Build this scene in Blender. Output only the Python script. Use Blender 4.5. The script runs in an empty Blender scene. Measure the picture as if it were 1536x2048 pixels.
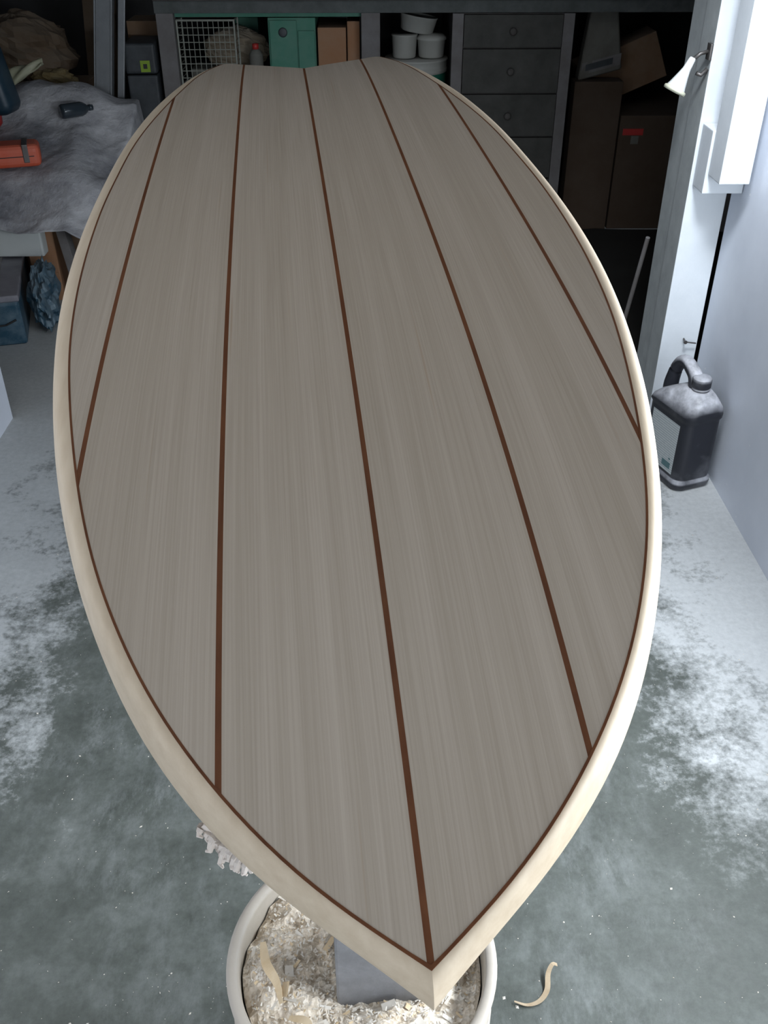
import bpy, bmesh, math, random
from mathutils import Vector, Matrix, noise
random.seed(7)
PI = math.pi
sc = bpy.context.scene
C = sc.collection

# ------------------------------------------------------------------ camera, world, lights
CAM_H, PITCH, YAW, FPX = 1.25, 0.60, -0.02, 1900.0
cd = bpy.data.cameras.new('camera'); cam = bpy.data.objects.new('camera', cd); C.objects.link(cam)
cd.sensor_fit = 'VERTICAL'; cd.sensor_height = 36.0; cd.lens = FPX / 2048 * 36.0
cd.clip_start = 0.02; cd.clip_end = 50
cam.location = (0, 0, CAM_H); cam.rotation_euler = (PI/2 - PITCH, 0, YAW)
sc.camera = cam

w = bpy.data.worlds.new('daylight'); sc.world = w; w.use_nodes = True
bgn = w.node_tree.nodes['Background']
bgn.inputs[0].default_value = (0.62, 0.78, 1.0, 1); bgn.inputs[1].default_value = 0.35

def area(name, loc, target, sx, sy, power, col, spread=180):
    l = bpy.data.lights.new(name, 'AREA'); l.shape = 'RECTANGLE'; l.size = sx; l.size_y = sy
    l.energy = power; l.color = col; l.spread = math.radians(spread)
    o = bpy.data.objects.new(name, l); C.objects.link(o); o.location = loc
    d = Vector(target) - Vector(loc); o.rotation_euler = d.to_track_quat('-Z', 'Y').to_euler()
    return o
# daylight entering low, under the half raised door of the bay behind the photographer
area('door_daylight', (0.55, -0.95, 0.56), (0.30, 2.0, 0.30), 1.3, 1.0, 15, (0.90, 0.95, 1.0))
# side lamps of the shaping bay, at rail height along both walls, and a reflector lamp by the post
area('strip_lamp_right', (0.81, 1.07, 0.79), (0.15, 1.12, 0.66), 1.92, 0.12, 29, (0.86, 0.93, 1.0))
area('strip_lamp_left', (-0.94, 0.9, 0.80), (-0.10, 1.0, 0.66), 1.6, 0.10, 2.6, (1.0, 0.98, 0.93))
area('reflector_lamp', (0.55, 1.45, 1.55), (0.90, 2.02, 0.85), 0.22, 0.22, 2.3, (0.88, 0.94, 1.0), 60)

area('deck_fill', (-0.2, 0.6, 2.3), (-0.1, 0.7, 0.0), 1.0, 1.8, 6.4, (1.0, 0.97, 0.92))  # unseen overhead fill, added to brighten the deck

vs = sc.view_settings
sc.display_settings.display_device = 'sRGB'
vs.view_transform = 'Standard'; vs.look = 'None'; vs.gamma = 1.0; vs.use_curve_mapping = False
vs.exposure = 0.35

# ------------------------------------------------------------------ helpers
def finish(o, label=None, cat=None, group=None, kind=None):
    if label: o['label'] = label
    if cat: o['category'] = cat
    if group: o['group'] = group
    if kind: o['kind'] = kind
    return o

def obj(name, bm, m, parent=None, smooth=False, loc=None):
    me = bpy.data.meshes.new(name)
    bmesh.ops.recalc_face_normals(bm, faces=bm.faces[:])
    bm.to_mesh(me); bm.free()
    if smooth:
        for p in me.polygons: p.use_smooth = True
    o = bpy.data.objects.new(name, me); C.objects.link(o)
    for mm in (m if isinstance(m, (list, tuple)) else [m]): me.materials.append(mm)
    if parent: o.parent = parent
    if loc: o.location = loc
    return o

def thing(name, label, cat, loc=(0, 0, 0), rz=0, group=None):
    o = bpy.data.objects.new(name, None); C.objects.link(o); o.empty_display_size = .05
    o.location = loc; o.rotation_euler = (0, 0, rz)
    return finish(o, label, cat, group)

def box(bm, x0, x1, y0, y1, z0, z1, bev=0.0, seg=2, mat=None):
    vs_ = [bm.verts.new((x, y, z)) for x in (x0, x1) for y in (y0, y1) for z in (z0, z1)]
    idx = [(0, 1, 3, 2), (4, 6, 7, 5), (0, 4, 5, 1), (2, 3, 7, 6), (0, 2, 6, 4), (1, 5, 7, 3)]
    fs = [bm.faces.new([vs_[i] for i in f]) for f in idx]
    bmesh.ops.recalc_face_normals(bm, faces=fs)
    if bev > 0:
        es = set(e for f in fs for e in f.edges)
        bmesh.ops.bevel(bm, geom=list(es), offset=bev, segments=seg, affect='EDGES', profile=.6)
    if mat is not None:
        M_ = mat if isinstance(mat, Matrix) else None
        if M_ is not None:
            for v in vs_:
                if v.is_valid: pass
    return bm

def boxbm(*a, **k):
    bm = bmesh.new(); box(bm, *a, **k); return bm

def xform(bm, M_):
    bmesh.ops.transform(bm, matrix=M_, verts=bm.verts[:]); return bm

def lathe(prof, n=48, cx=0, cy=0, close=True):
    bm = bmesh.new(); rings = []
    for r, z in prof:
        if r < 1e-6: rings.append([bm.verts.new((cx, cy, z))])
        else: rings.append([bm.verts.new((cx + r*math.cos(2*PI*i/n), cy + r*math.sin(2*PI*i/n), z)) for i in range(n)])
    for a, b in zip(rings[:-1], rings[1:]):
        for i in range(n):
            j = (i+1) % n
            if len(a) == 1 and len(b) == 1: continue
            if len(a) == 1: bm.faces.new((a[0], b[i], b[j]))
            elif len(b) == 1: bm.faces.new((a[i], a[j], b[0]))
            else: bm.faces.new((a[i], a[j], b[j], b[i]))
    return bm

def tube(bm, pts, r, n=8, rads=None, caps=True):
    pts = [Vector(p) for p in pts]; rings = []
    up = Vector((0, 0, 1))
    for i, p in enumerate(pts):
        t = (pts[min(i+1, len(pts)-1)] - pts[max(i-1, 0)]).normalized()
        if abs(t.dot(up)) > .95: up = Vector((1, 0, 0))
        a = t.cross(up).normalized(); b = a.cross(t).normalized()
        rr = rads[i] if rads else r
        rings.append([bm.verts.new(p + a*rr*math.cos(2*PI*k/n) + b*rr*math.sin(2*PI*k/n)) for k in range(n)])
    for a, b in zip(rings[:-1], rings[1:]):
        for k in range(n): bm.faces.new((a[k], a[(k+1) % n], b[(k+1) % n], b[k]))
    if caps:
        bm.faces.new(rings[0][::-1]); bm.faces.new(rings[-1])
    return bm

def interp(tab, x):
    if x <= tab[0][0]: return tab[0][1]
    for (a, b), (c, d) in zip(tab[:-1], tab[1:]):
        if x <= c: return b + (d-b)*(x-a)/(c-a)
    return tab[-1][1]

def catmull(pts, n):
    """resample a polyline smoothly, n points evenly spaced by arc length"""
    P = [Vector(p) for p in pts]; out = []
    P = [P[0]*2 - P[1]] + P + [P[-1]*2 - P[-2]]
    for i in range(1, len(P)-2):
        for k in range(12):
            t = k/12
            a, b, c, d = P[i-1], P[i], P[i+1], P[i+2]
            out.append(.5*((2*b) + (c-a)*t + (2*a-5*b+4*c-d)*t*t + (3*b-a-3*c+d)*t**3))
    out.append(P[-2])
    L = [0]
    for a, b in zip(out[:-1], out[1:]): L.append(L[-1] + (b-a).length)
    res = []; j = 0
    for k in range(n):
        s = L[-1]*k/(n-1)
        while j < len(L)-2 and L[j+1] < s: j += 1
        t = (s-L[j])/max(L[j+1]-L[j], 1e-9)
        res.append(out[j].lerp(out[j+1], min(max(t, 0), 1)))
    return res

# ------------------------------------------------------------------ materials
def mat(name):
    m = bpy.data.materials.new(name); m.use_nodes = True
    nt = m.node_tree; b = nt.nodes['Principled BSDF']; return m, nt, b
def N(nt, t, **kw):
    n = nt.nodes.new(t)
    for k, v in kw.items(): setattr(n, k, v)
    return n
def noise_tex(nt, scale, detail=4, rough=.55, stretch=(1, 1, 1), coord='Object'):
    tc = N(nt, 'ShaderNodeTexCoord'); mp = N(nt, 'ShaderNodeMapping'); mp.inputs['Scale'].default_value = stretch
    nt.links.new(tc.outputs[coord], mp.inputs[0])
    n = N(nt, 'ShaderNodeTexNoise'); n.inputs['Scale'].default_value = scale
    n.inputs['Detail'].default_value = detail; n.inputs['Roughness'].default_value = rough
    nt.links.new(mp.outputs[0], n.inputs['Vector']); return n
def ramp(nt, src, stops):
    r = N(nt, 'ShaderNodeValToRGB'); e = r.color_ramp.elements
    while len(e) < len(stops): e.new(.5)
    for el, (p, c) in zip(e, stops):
        el.position = p; el.color = (*c, 1) if len(c) == 3 else c
    nt.links.new(src, r.inputs[0]); return r
def mix(nt, fac, a, b, mode='MIX'):
    m = N(nt, 'ShaderNodeMix', data_type='RGBA', blend_type=mode)
    for sock, v in ((m.inputs[0], fac), (m.inputs[6], a), (m.inputs[7], b)):
        if isinstance(v, (int, float)): sock.default_value = v
        elif isinstance(v, tuple): sock.default_value = (*v, 1) if len(v) == 3 else v
        else: nt.links.new(v, sock)
    return m.outputs[2]
def bump(nt, b, src, strength, dist=.002):
    bp = N(nt, 'ShaderNodeBump'); bp.inputs['Strength'].default_value = strength; bp.inputs['Distance'].default_value = dist
    nt.links.new(src, bp.inputs['Height']); nt.links.new(bp.outputs[0], b.inputs['Normal'])

def dusty(name, col, dust=(.42, .43, .42), amt=.45, rough=.7, scale=9, up=True, metal=0.0, fine=.3):
    """a surface with shop dust settled over it: dust clings to upward faces and in noise patches"""
    m, nt, b = mat(name)
    n = noise_tex(nt, scale, 6, .65); r = ramp(nt, n.outputs[0], [(.35, (0, 0, 0)), (.72, (1, 1, 1))])
    fac = N(nt, 'ShaderNodeMath', operation='MULTIPLY'); nt.links.new(r.outputs[0], fac.inputs[0]); fac.inputs[1].default_value = amt
    f = fac.outputs[0]
    if up:
        g = N(nt, 'ShaderNodeNewGeometry'); sx = N(nt, 'ShaderNodeSeparateXYZ'); nt.links.new(g.outputs['True Normal'], sx.inputs[0])
        ma = N(nt, 'ShaderNodeMath', operation='MULTIPLY_ADD'); nt.links.new(sx.outputs[2], ma.inputs[0]); ma.inputs[1].default_value = .35*amt/.45
        nt.links.new(f, ma.inputs[2]); ma.use_clamp = True; f = ma.outputs[0]
    nt.links.new(mix(nt, f, col, dust), b.inputs['Base Color'])
    b.inputs['Roughness'].default_value = rough; b.inputs['Metallic'].default_value = metal
    n2 = noise_tex(nt, scale*9, 4); bump(nt, b, n2.outputs[0], fine, .001)
    return m

def wood_mat(name, c0, c1, stretch, scale=30, rough=.6, bumpv=.25, fleck=None, spec=.5, det=5):
    m, nt, b = mat(name)
    n = noise_tex(nt, scale, det, .6, stretch); n2 = noise_tex(nt, min(scale*.16, 12), 3, .5, stretch)
    r = ramp(nt, n.outputs[0], [(.30, c0), (.68, c1)])
    r2 = ramp(nt, n2.outputs[0], [(.3, (.86, .84, .80)), (.7, (1.06, 1.05, 1.05))])
    c = mix(nt, .8, r.outputs[0], r2.outputs[0], 'MULTIPLY')
    if fleck:
        n3 = noise_tex(nt, min(scale*.55, 41), 2, .4, (stretch[0], stretch[1]*1.6, stretch[2]))
        r3 = ramp(nt, n3.outputs[0], [(.70, (0, 0, 0)), (.80, (1, 1, 1))])
        c = mix(nt, r3.outputs[0], c, fleck)
    nt.links.new(c, b.inputs['Base Color']); b.inputs['Roughness'].default_value = rough
    b.inputs['Specular IOR Level'].default_value = spec
    bump(nt, b, n.outputs[0], bumpv, .0006)
    return m

M = {}
M['balsa'] = wood_mat('balsa_wood', (.332, .284, .226), (.390, .338, .275), (5, .03, .03), 135, .50, .3, (.31, .235, .165), det=2)
M['rail'] = wood_mat('rail_wood', (.45, .365, .262), (.52, .435, .322), (4, .35, 4), 30, .60, .25)
M['strip'] = wood_mat('redwood_strip', (.085, .030, .012), (.13, .050, .020), (3, .35, 3), 30, .6, .2, spec=.15)
M['post_wood'] = dusty('dusty_post_wood', (.17, .17, .175), (.33, .335, .35), .5, .85, 24)
M['bucket'] = dusty('dusty_bucket_plastic', (.42, .375, .31), (.54, .49, .43), .5, .55, 12)
M['curl'] = wood_mat('wood_curl', (.50, .38, .25), (.60, .49, .35), (1, 1, 1), 80, .7, .2)
M['white_paint'] = dusty('white_painted_timber', (.60, .64, .68), (.74, .77, .80), .4, .7, 14)
M['grey_side'] = dusty('grey_timber', (.30, .32, .32), (.46, .48, .48), .5, .85, 18, up=False)
M['card'] = dusty('cardboard', (.17, .10, .055), (.26, .21, .16), .4, .9, 8)
M['card_orange'] = dusty('brown_carton_board', (.30, .15, .075), (.35, .26, .19), .4, .85, 9)
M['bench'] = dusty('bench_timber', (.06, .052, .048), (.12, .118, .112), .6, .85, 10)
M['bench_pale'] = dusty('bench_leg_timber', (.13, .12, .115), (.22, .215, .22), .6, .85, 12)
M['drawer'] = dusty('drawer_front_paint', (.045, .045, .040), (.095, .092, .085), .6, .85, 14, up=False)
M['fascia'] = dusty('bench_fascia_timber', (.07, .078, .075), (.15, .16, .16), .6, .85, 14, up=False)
M['floor_shade'] = dusty('black_floor_shade', (.008, .007, .006), (.02, .018, .016), .3, .9, 6, up=False)  # near-black colour standing in for shade on the floor
M['green'] = dusty('green_painted_metal', (.03, .17, .11), (.13, .23, .18), .5, .6, 10)
M['wire'] = dusty('white_coated_wire', (.24, .25, .21), (.40, .41, .38), .4, .5, 40)
M['tub'] = dusty('white_tub_plastic', (.36, .36, .33), (.45, .45, .42), .4, .55, 12)
M['bucket_green'] = dusty('green_bucket_print', (.01, .13, .085), (.10, .20, .17), .3, .5, 14)
M['bucket_blue'] = dusty('blue_bucket_print', (.01, .06, .14), (.07, .13, .2), .3, .5, 14)
M['dark'] = dusty('dark_plastic', (.020, .024, .028), (.10, .11, .12), .4, .55, 10)
M['alu'] = dusty('grey_aluminium', (.22, .23, .24), (.30, .32, .33), .5, .42, 16, metal=.55)
M['lime'] = dusty('lime_label', (.20, .32, .012), (.25, .33, .06), .3, .6, 30, up=False)
M['black'] = dusty('black_ink', (.012, .012, .012), (.05, .05, .05), .2, .6, 20, up=False)
M['bin'] = dusty('dusty_blue_bin', (.010, .050, .085), (.17, .23, .27), .75, .55, 11)
M['bin_lid'] = dusty('dusty_bin_lid', (.15, .145, .17), (.30, .30, .33), .6, .6, 11)
M['orange'] = dusty('orange_plastic', (.55, .085, .035), (.55, .18, .12), .4, .5, 12)
M['red'] = dusty('red_plastic', (.40, .02, .02), (.34, .08, .06), .3, .45, 12)
M['foam'] = dusty('white_foam', (.52, .55, .54), (.62, .64, .63), .4, .6, 10)
M['steel'] = dusty('dull_steel', (.10, .09, .085), (.2, .2, .2), .4, .45, 20, metal=.7)
M['lampwhite'] = dusty('white_lamp_glass', (.72, .74, .74), (.78, .78, .76), .3, .35, 20)
M['cream'] = dusty('cream_rim', (.62, .62, .48), (.7, .7, .6), .3, .4, 20)
M['pad'] = dusty('frayed_padding', (.56, .49, .43), (.66, .61, .56), .5, .9, 30)
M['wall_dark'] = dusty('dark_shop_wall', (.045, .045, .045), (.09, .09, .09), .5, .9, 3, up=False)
M['ceiling'] = dusty('ceiling_board', (.30, .31, .32), (.36, .37, .38), .4, .9, 3, up=False)
M['bagpaper'] = dusty('grimy_paper_bag', (.10, .095, .08), (.17, .17, .15), .6, .8, 12)
M['cloth'] = dusty('ochre_cloth', (.12, .085, .03), (.17, .14, .08), .5, .9, 12)

# jug plastic: near-black, dust veil on the shoulders
def jug_mat():
    m, nt, b = mat('black_jug_plastic')
    n = noise_tex(nt, 22, 6, .65); g = N(nt, 'ShaderNodeNewGeometry'); sx = N(nt, 'ShaderNodeSeparateXYZ')
    nt.links.new(g.outputs['Normal'], sx.inputs[0])
    r = ramp(nt, sx.outputs[2], [(.12, (0, 0, 0)), (.55, (1, 1, 1))])
    r2 = ramp(nt, n.outputs[0], [(.3, (.25, .25, .25)), (.65, (1, 1, 1))])
    f = mix(nt, 1.0, r.outputs[0], r2.outputs[0], 'MULTIPLY')
    n3 = noise_tex(nt, 8, 5, .6); r3 = ramp(nt, n3.outputs[0], [(.5, (0, 0, 0)), (.85, (.22, .22, .22))])
    f2 = mix(nt, 1.0, f, r3.outputs[0], 'ADD')
    nt.links.new(mix(nt, f2, (.013, .014, .020), (.62, .63, .68)), b.inputs['Base Color'])
    b.inputs['Roughness'].default_value = .42; bump(nt, b, noise_tex(nt, 150).outputs[0], .15, .001)
    return m
M['jug'] = jug_mat()
def label_mat():
    m, nt, b = mat('printed_jug_label')
    tc = N(nt, 'ShaderNodeTexCoord'); s = N(nt, 'ShaderNodeSeparateXYZ'); nt.links.new(tc.outputs['UV'], s.inputs[0])
    wv = N(nt, 'ShaderNodeTexWave'); wv.bands_direction = 'Y'; wv.inputs['Scale'].default_value = 7.0
    wv.inputs['Distortion'].default_value = .0
    nt.links.new(tc.outputs['UV'], wv.inputs[0])
    n = noise_tex(nt, 26, 3, .6, (1, .5, 1), 'UV'); 
    t = mix(nt, 1.0, wv.outputs[0], n.outputs[0], 'MULTIPLY')
    r = ramp(nt, t, [(.22, (.30, .33, .34)), (.42, (.47, .50, .50))])
    nt.links.new(r.outputs[0], b.inputs['Base Color']); b.inputs['Roughness'].default_value = .5
    return m
M['label'] = label_mat()

def sheet_mat():
    m, nt, b = mat('grey_plastic_sheeting')
    n = noise_tex(nt, 4, 6, .62); r = ramp(nt, n.outputs[0], [(.34, (.19, .195, .215)), (.64, (.60, .60, .62))])
    nt.links.new(r.outputs[0], b.inputs['Base Color']); b.inputs['Roughness'].default_value = .20
    b.inputs['Alpha'].default_value = .93
    n2 = noise_tex(nt, 17, 7, .68); bump(nt, b, n2.outputs[0], .75, .016)
    return m
M['sheet'] = sheet_mat()
def clear_mat():
    m, nt, b = mat('clear_plastic_wrap')
    b.inputs['Base Color'].default_value = (.42, .42, .30, 1); b.inputs['Roughness'].default_value = .12
    b.inputs['Transmission Weight'].default_value = .35; b.inputs['IOR'].default_value = 1.3
    bump(nt, b, noise_tex(nt, 30).outputs[0], .4, .006)
    return m
M['clear'] = clear_mat()

def sawdust_mat():
    m, nt, b = mat('sawdust')
    v = N(nt, 'ShaderNodeTexVoronoi'); v.inputs['Scale'].default_value = 260
    tc = N(nt, 'ShaderNodeTexCoord'); nt.links.new(tc.outputs['Object'], v.inputs['Vector'])
    n = noise_tex(nt, 22, 6, .7)
    r = ramp(nt, n.outputs[0], [(.32, (.64, .54, .42)), (.5, (.78, .70, .59)), (.66, (.86, .83, .77))])
    r2 = ramp(nt, v.outputs['Color'], [(.15, (.62, .58, .52)), (.8, (1.1, 1.1, 1.1))])
    nt.links.new(mix(nt, .9, r.outputs[0], r2.outputs[0], 'MULTIPLY'), b.inputs['Base Color'])
    b.inputs['Roughness'].default_value = .95
    bump(nt, b, v.outputs['Distance'], .5, .002)
    return m
M['sawdust'] = sawdust_mat()

def floor_mat():
    m, nt, b = mat('dusty_concrete')
    tc = N(nt, 'ShaderNodeTexCoord'); s = N(nt, 'ShaderNodeSeparateXYZ'); nt.links.new(tc.outputs['Object'], s.inputs[0])
    big = noise_tex(nt, 2.2, 5, .55); mid = noise_tex(nt, 9, 8, .68); fine = noise_tex(nt, 75, 5, .7)
    base = ramp(nt, mid.outputs[0], [(.28, (.062, .070, .060)), (.5, (.100, .112, .100)), (.74, (.178, .195, .182))]).outputs[0]
    fr = ramp(nt, fine.outputs[0], [(.3, (.74, .74, .74)), (.75, (1.3, 1.3, 1.3))]).outputs[0]
    base = mix(nt, .7, base, fr, 'MULTIPLY')
    # dust swept up against the two side walls; ragged inner border
    def M1(op, a, b_=None, c_=None, clamp=False):
        n = N(nt, 'ShaderNodeMath', operation=op); n.use_clamp = clamp
        for i, v in enumerate((a, b_, c_)):
            if v is None: continue
            if isinstance(v, (int, float)): n.inputs[i].default_value = v
            else: nt.links.new(v, n.inputs[i])
        return n.outputs[0]
    jag = M1('ADD', M1('MULTIPLY', M1('SUBTRACT', mid.outputs[0], .5), .62), M1('MULTIPLY', M1('SUBTRACT', big.outputs[0], .5), .5))
    jag = M1('ADD', jag, M1('MULTIPLY', M1('SUBTRACT', fine.outputs[0], .5), .34))
    X, Y = s.outputs[0], s.outputs[1]
    right = M1('MULTIPLY_ADD', M1('ADD', M1('SUBTRACT', X, .615), jag), 5.0, .5, True)
    # near the camera the right-hand drift thins out
    near = M1('MULTIPLY_ADD', M1('SUBTRACT', M1('ADD', Y, jag), .98), 2.2, .5, True)
    right = M1('MULTIPLY', right, near)
    left = M1('MULTIPLY_ADD', M1('ADD', M1('SUBTRACT', M1('MULTIPLY', X, -1.0), .70), jag), 7.0, .5, True)
    left = M1('MULTIPLY', left, M1('MULTIPLY_ADD', M1('SUBTRACT', M1('ADD', Y, jag), .98), 3.0, .5, True))
    back = M1('MULTIPLY_ADD', M1('ADD', M1('SUBTRACT', Y, 1.9), jag), 3.0, .5, True)
    dustf = M1('MAXIMUM', M1('MULTIPLY', right, .92), M1('MULTIPLY', left, .58)); dustf = M1('MAXIMUM', dustf, M1('MULTIPLY', back, .5))
    # faint smears elsewhere
    smn = noise_tex(nt, 4.5, 8, .72, (1, .8, 1)); sm = ramp(nt, smn.outputs[0], [(.44, (0, 0, 0)), (.66, (.85, .85, .85))]).outputs[0]
    smn2 = noise_tex(nt, 30, 8, .82, (1.0, .42, 1)); smn2.inputs['Vector'].links[0].from_node.inputs['Rotation'].default_value = (0, 0, math.radians(-28))
    sm2 = ramp(nt, smn2.outputs[0], [(.44, (0, 0, 0)), (.60, (1, 1, 1))]).outputs[0]
    smf = mix(nt, 1.0, sm, sm2, 'MULTIPLY')
    # less smeared towards the left front of the bay
    smf = mix(nt, 1.0, smf, ramp(nt, M1('MULTIPLY_ADD', big.outputs[0], 2.0, -.5, True), [(.3, (.45, .45, .45)), (.7, (1, 1, 1))]).outputs[0], 'MULTIPLY')
    base = mix(nt, smf, base, (.27, .29, .285))
    dcol = ramp(nt, fine.outputs[0], [(.3, (.56, .58, .59)), (.7, (.69, .71, .72))]).outputs[0]
    col = mix(nt, dustf, base, dcol)
    nt.links.new(col, b.inputs['Base Color'])
    rr = ramp(nt, mid.outputs[0], [(.3, (.42, .42, .42)), (.7, (.75, .75, .75))]); nt.links.new(rr.outputs[0], b.inputs['Roughness'])
    bump(nt, b, fine.outputs[0], .35, .002)
    return m
M['floor'] = floor_mat()

def wall_mat():
    m, nt, b = mat('white_wall_paint')
    n = noise_tex(nt, 5, 5, .6); r = ramp(nt, n.outputs[0], [(.3, (.60, .64, .72)), (.7, (.69, .73, .81))])
    v = N(nt, 'ShaderNodeTexVoronoi'); v.inputs['Scale'].default_value = 26; tc = N(nt, 'ShaderNodeTexCoord')
    nt.links.new(tc.outputs['Object'], v.inputs['Vector'])
    sp = ramp(nt, v.outputs['Distance'], [(.05, (1, 1, 1)), (.09, (0, 0, 0))])
    n2 = noise_tex(nt, 9, 3, .5); g = ramp(nt, n2.outputs[0], [(.55, (0, 0, 0)), (.6, (1, 1, 1))])
    f = mix(nt, 1.0, sp.outputs[0], g.outputs[0], 'MULTIPLY')
    nt.links.new(mix(nt, f, r.outputs[0], (.85, .87, .88)), b.inputs['Base Color'])
    b.inputs['Roughness'].default_value = .55; bump(nt, b, noise_tex(nt, 60).outputs[0], .15, .002)
    return m
M['wall'] = wall_mat()

# ------------------------------------------------------------------ the bay and the shop behind it
def struct(name, bm, m): return finish(obj(name, bm, m), kind='structure')
struct('floor', boxbm(-2.3, 2.3, -2.0, 4.75, -.08, 0), M['floor'])
struct('ceiling', boxbm(-2.3, 2.3, -2.0, 4.75, 2.4, 2.48), M['ceiling'])
struct('wall_right', boxbm(.840, .93, -2.0, 2.192, 0, 2.4), M['wall'])
struct('wall_left', boxbm(-1.055, -.965, -2.0, 2.30, 0, 2.4), M['wall'])
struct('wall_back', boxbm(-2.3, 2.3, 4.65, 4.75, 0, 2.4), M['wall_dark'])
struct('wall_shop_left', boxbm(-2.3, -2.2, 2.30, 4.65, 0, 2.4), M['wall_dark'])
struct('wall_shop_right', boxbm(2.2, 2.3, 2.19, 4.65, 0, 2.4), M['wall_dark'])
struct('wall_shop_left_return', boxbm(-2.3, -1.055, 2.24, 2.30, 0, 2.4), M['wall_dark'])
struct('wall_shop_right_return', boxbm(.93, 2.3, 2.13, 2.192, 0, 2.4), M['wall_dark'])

# ------------------------------------------------------------------ the wooden surfboard
S = 1.08
BW = Matrix(((.99618, -.08415, -.0232, .04746), (.0827, .99491, -.05766, .0255), (.02794, .05552, .99807, .86493), (0, 0, 0, 1)))
BW = BW @ Matrix.Diagonal((S, S, S, 1))      # board frame (u across, s along from the nose, w up) to the room, metres
BMi = BW.to_3x3().normalized().to_4x4(); BMi.translation = BW.translation
def surf(u, s, d=0.0):
    t = s - 1
    return Vector((u*S, s*S, (-.0495*t*t + .0652*t**3 - .0723*t**4 - .1092*u*u - d)*S))
board = thing('surfboard', 'unfinished pale balsa surfboard with five dark inlaid strips resting across a bucket stand', 'surfboard')
board.matrix_world = BMi
INN = [(.220, 0), (.2345, .020), (.2465, .038), (.264, .058), (.2805, .0745), (.298, .090), (.3105, .100), (.327, .112), (.347, .1255),
       (.3695, .1385), (.3975, .1525), (.425, .1635), (.45, .1735), (.482, .1835), (.514, .192), (.546, .1995), (.581, .2065), (.629, .2155),
       (.682, .224), (.738, .2315), (.824, .2385), (.9, .242), (.97, .2435), (1.06, .2435), (1.155, .2400), (1.27, .2345), (1.38, .223),
       (1.486, .2075), (1.54, .199), (1.60, .189), (1.68, .176), (1.75, .1595), (1.79, .147), (1.806, .1385)]
OUT = [(.2105, 0), (.2180, .009), (.230, .0225), (.25, .049), (.28, .083), (.32, .118), (.36, .1445), (.40, .165), (.45, .1858), (.50, .2023),
       (.56, .218), (.62, .2308), (.70, .244), (.80, .256), (.90, .2625), (1.0, .2645), (1.1, .2632), (1.2, .2605), (1.3, .256), (1.4, .2485),
       (1.5, .236), (1.6, .2165), (1.68, .1965), (1.75, .1745), (1.80, .1525), (1.816, .139)]
TAIL = [(1.806, .1385), (1.808, .128), (1.796, .116), (1.777, .100), (1.739, .055), (1.702, .008), (1.696, 0)]
inn = catmull([(s, u, 0) for s, u in INN], 150)
out = catmull([(s, u, 0) for s, u in OUT], 150)
tail = catmull([(s, u, 0) for s, u in TAIL], 24)
def smooth_line(L, k):
    for _ in range(k):
        L = [L[0]] + [L[i]*.5 + (L[i-1]+L[i+1])*.25 for i in range(1, len(L)-1)] + [L[-1]]
    return L
inn, out = smooth_line(inn, 14), smooth_line(out, 14)

def half_plan(side, grow=0.0):
    """flat outline of half the deck inside the rail inlay, cut into a fine grid"""
    bm = bmesh.new()
    pts = [(p.y*side, p.x) for p in inn] + [(p.y*side, p.x) for p in tail[1:]]
    f = bm.faces.new([bm.verts.new((u, s, 0)) for u, s in pts])
    cuts_u = [k*.1 + e*.0018 for k in (0, 1, 2) for e in (-1, 1)] + [.025, .05, .075, .125, .15, .175, .22]
    for c in cuts_u:
        bmesh.ops.bisect_plane(bm, geom=bm.verts[:]+bm.edges[:]+bm.faces[:], plane_co=(c*side, 0, 0), plane_no=(1, 0, 0), dist=1e-7)
    s = .24
    while s < 1.81:
        bmesh.ops.bisect_plane(bm, geom=bm.verts[:]+bm.edges[:]+bm.faces[:], plane_co=(0, s, 0), plane_no=(0, 1, 0), dist=1e-7)
        s += .02
    return bm

def piece(side, u0, u1, name, m, label=None):
    """the part of the deck between |u| = u0 and u1"""
    bm = half_plan(side)
    kill = [f for f in bm.faces if not (u0 < abs(f.calc_center_median().x) < u1)]
    bmesh.ops.delete(bm, geom=kill, context='FACES')
    for v in bm.verts: v.co = surf(v.co.x, v.co.y)
    top = bm.faces[:]
    r = bmesh.ops.extrude_face_region(bm, geom=top)
    for e in r['geom']:
        if isinstance(e, bmesh.types.BMVert): e.co.z -= .006
    o = obj(name, bm, m, board, smooth=False)
    if label: o['label'] = label
    return o
H_ = .0018
for side in (-1, 1):
    piece(side, H_, .1-H_, 'deck_plank', M['balsa'])
    piece(side, .1+H_, .2-H_, 'deck_plank', M['balsa'])
    piece(side, .2+H_, .3, 'deck_plank', M['balsa'])
    piece(side, .1-H_, .1+H_, 'inlay_strip', M['strip'], 'dark reddish brown strip between two pale planks')
    piece(side, .2-H_, .2+H_, 'inlay_strip', M['strip'], 'dark reddish brown strip between two pale planks')
# the centre strip: both halves in one mesh
bm = bmesh.new(); n_ = 110
rows = []
for i in range(n_):
    s = .222 + (1.6955-.222)*i/(n_-1)
    rows.append([bm.verts.new(surf(u, s, d)) for u, d in ((-H_, .006), (-H_, -.0000), (H_, -.0000), (H_, .006))])
for a, b in zip(rows[:-1], rows[1:]):
    for k in range(4): bm.faces.new((a[k], a[(k+1) % 4], b[(k+1) % 4], b[k]))
bm.faces.new(rows[0]); bm.faces.new(rows[-1][::-1])
obj('inlay_strip', bm, M['strip'], board)['label'] = 'dark reddish brown centre strip from nose to tail notch'

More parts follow.
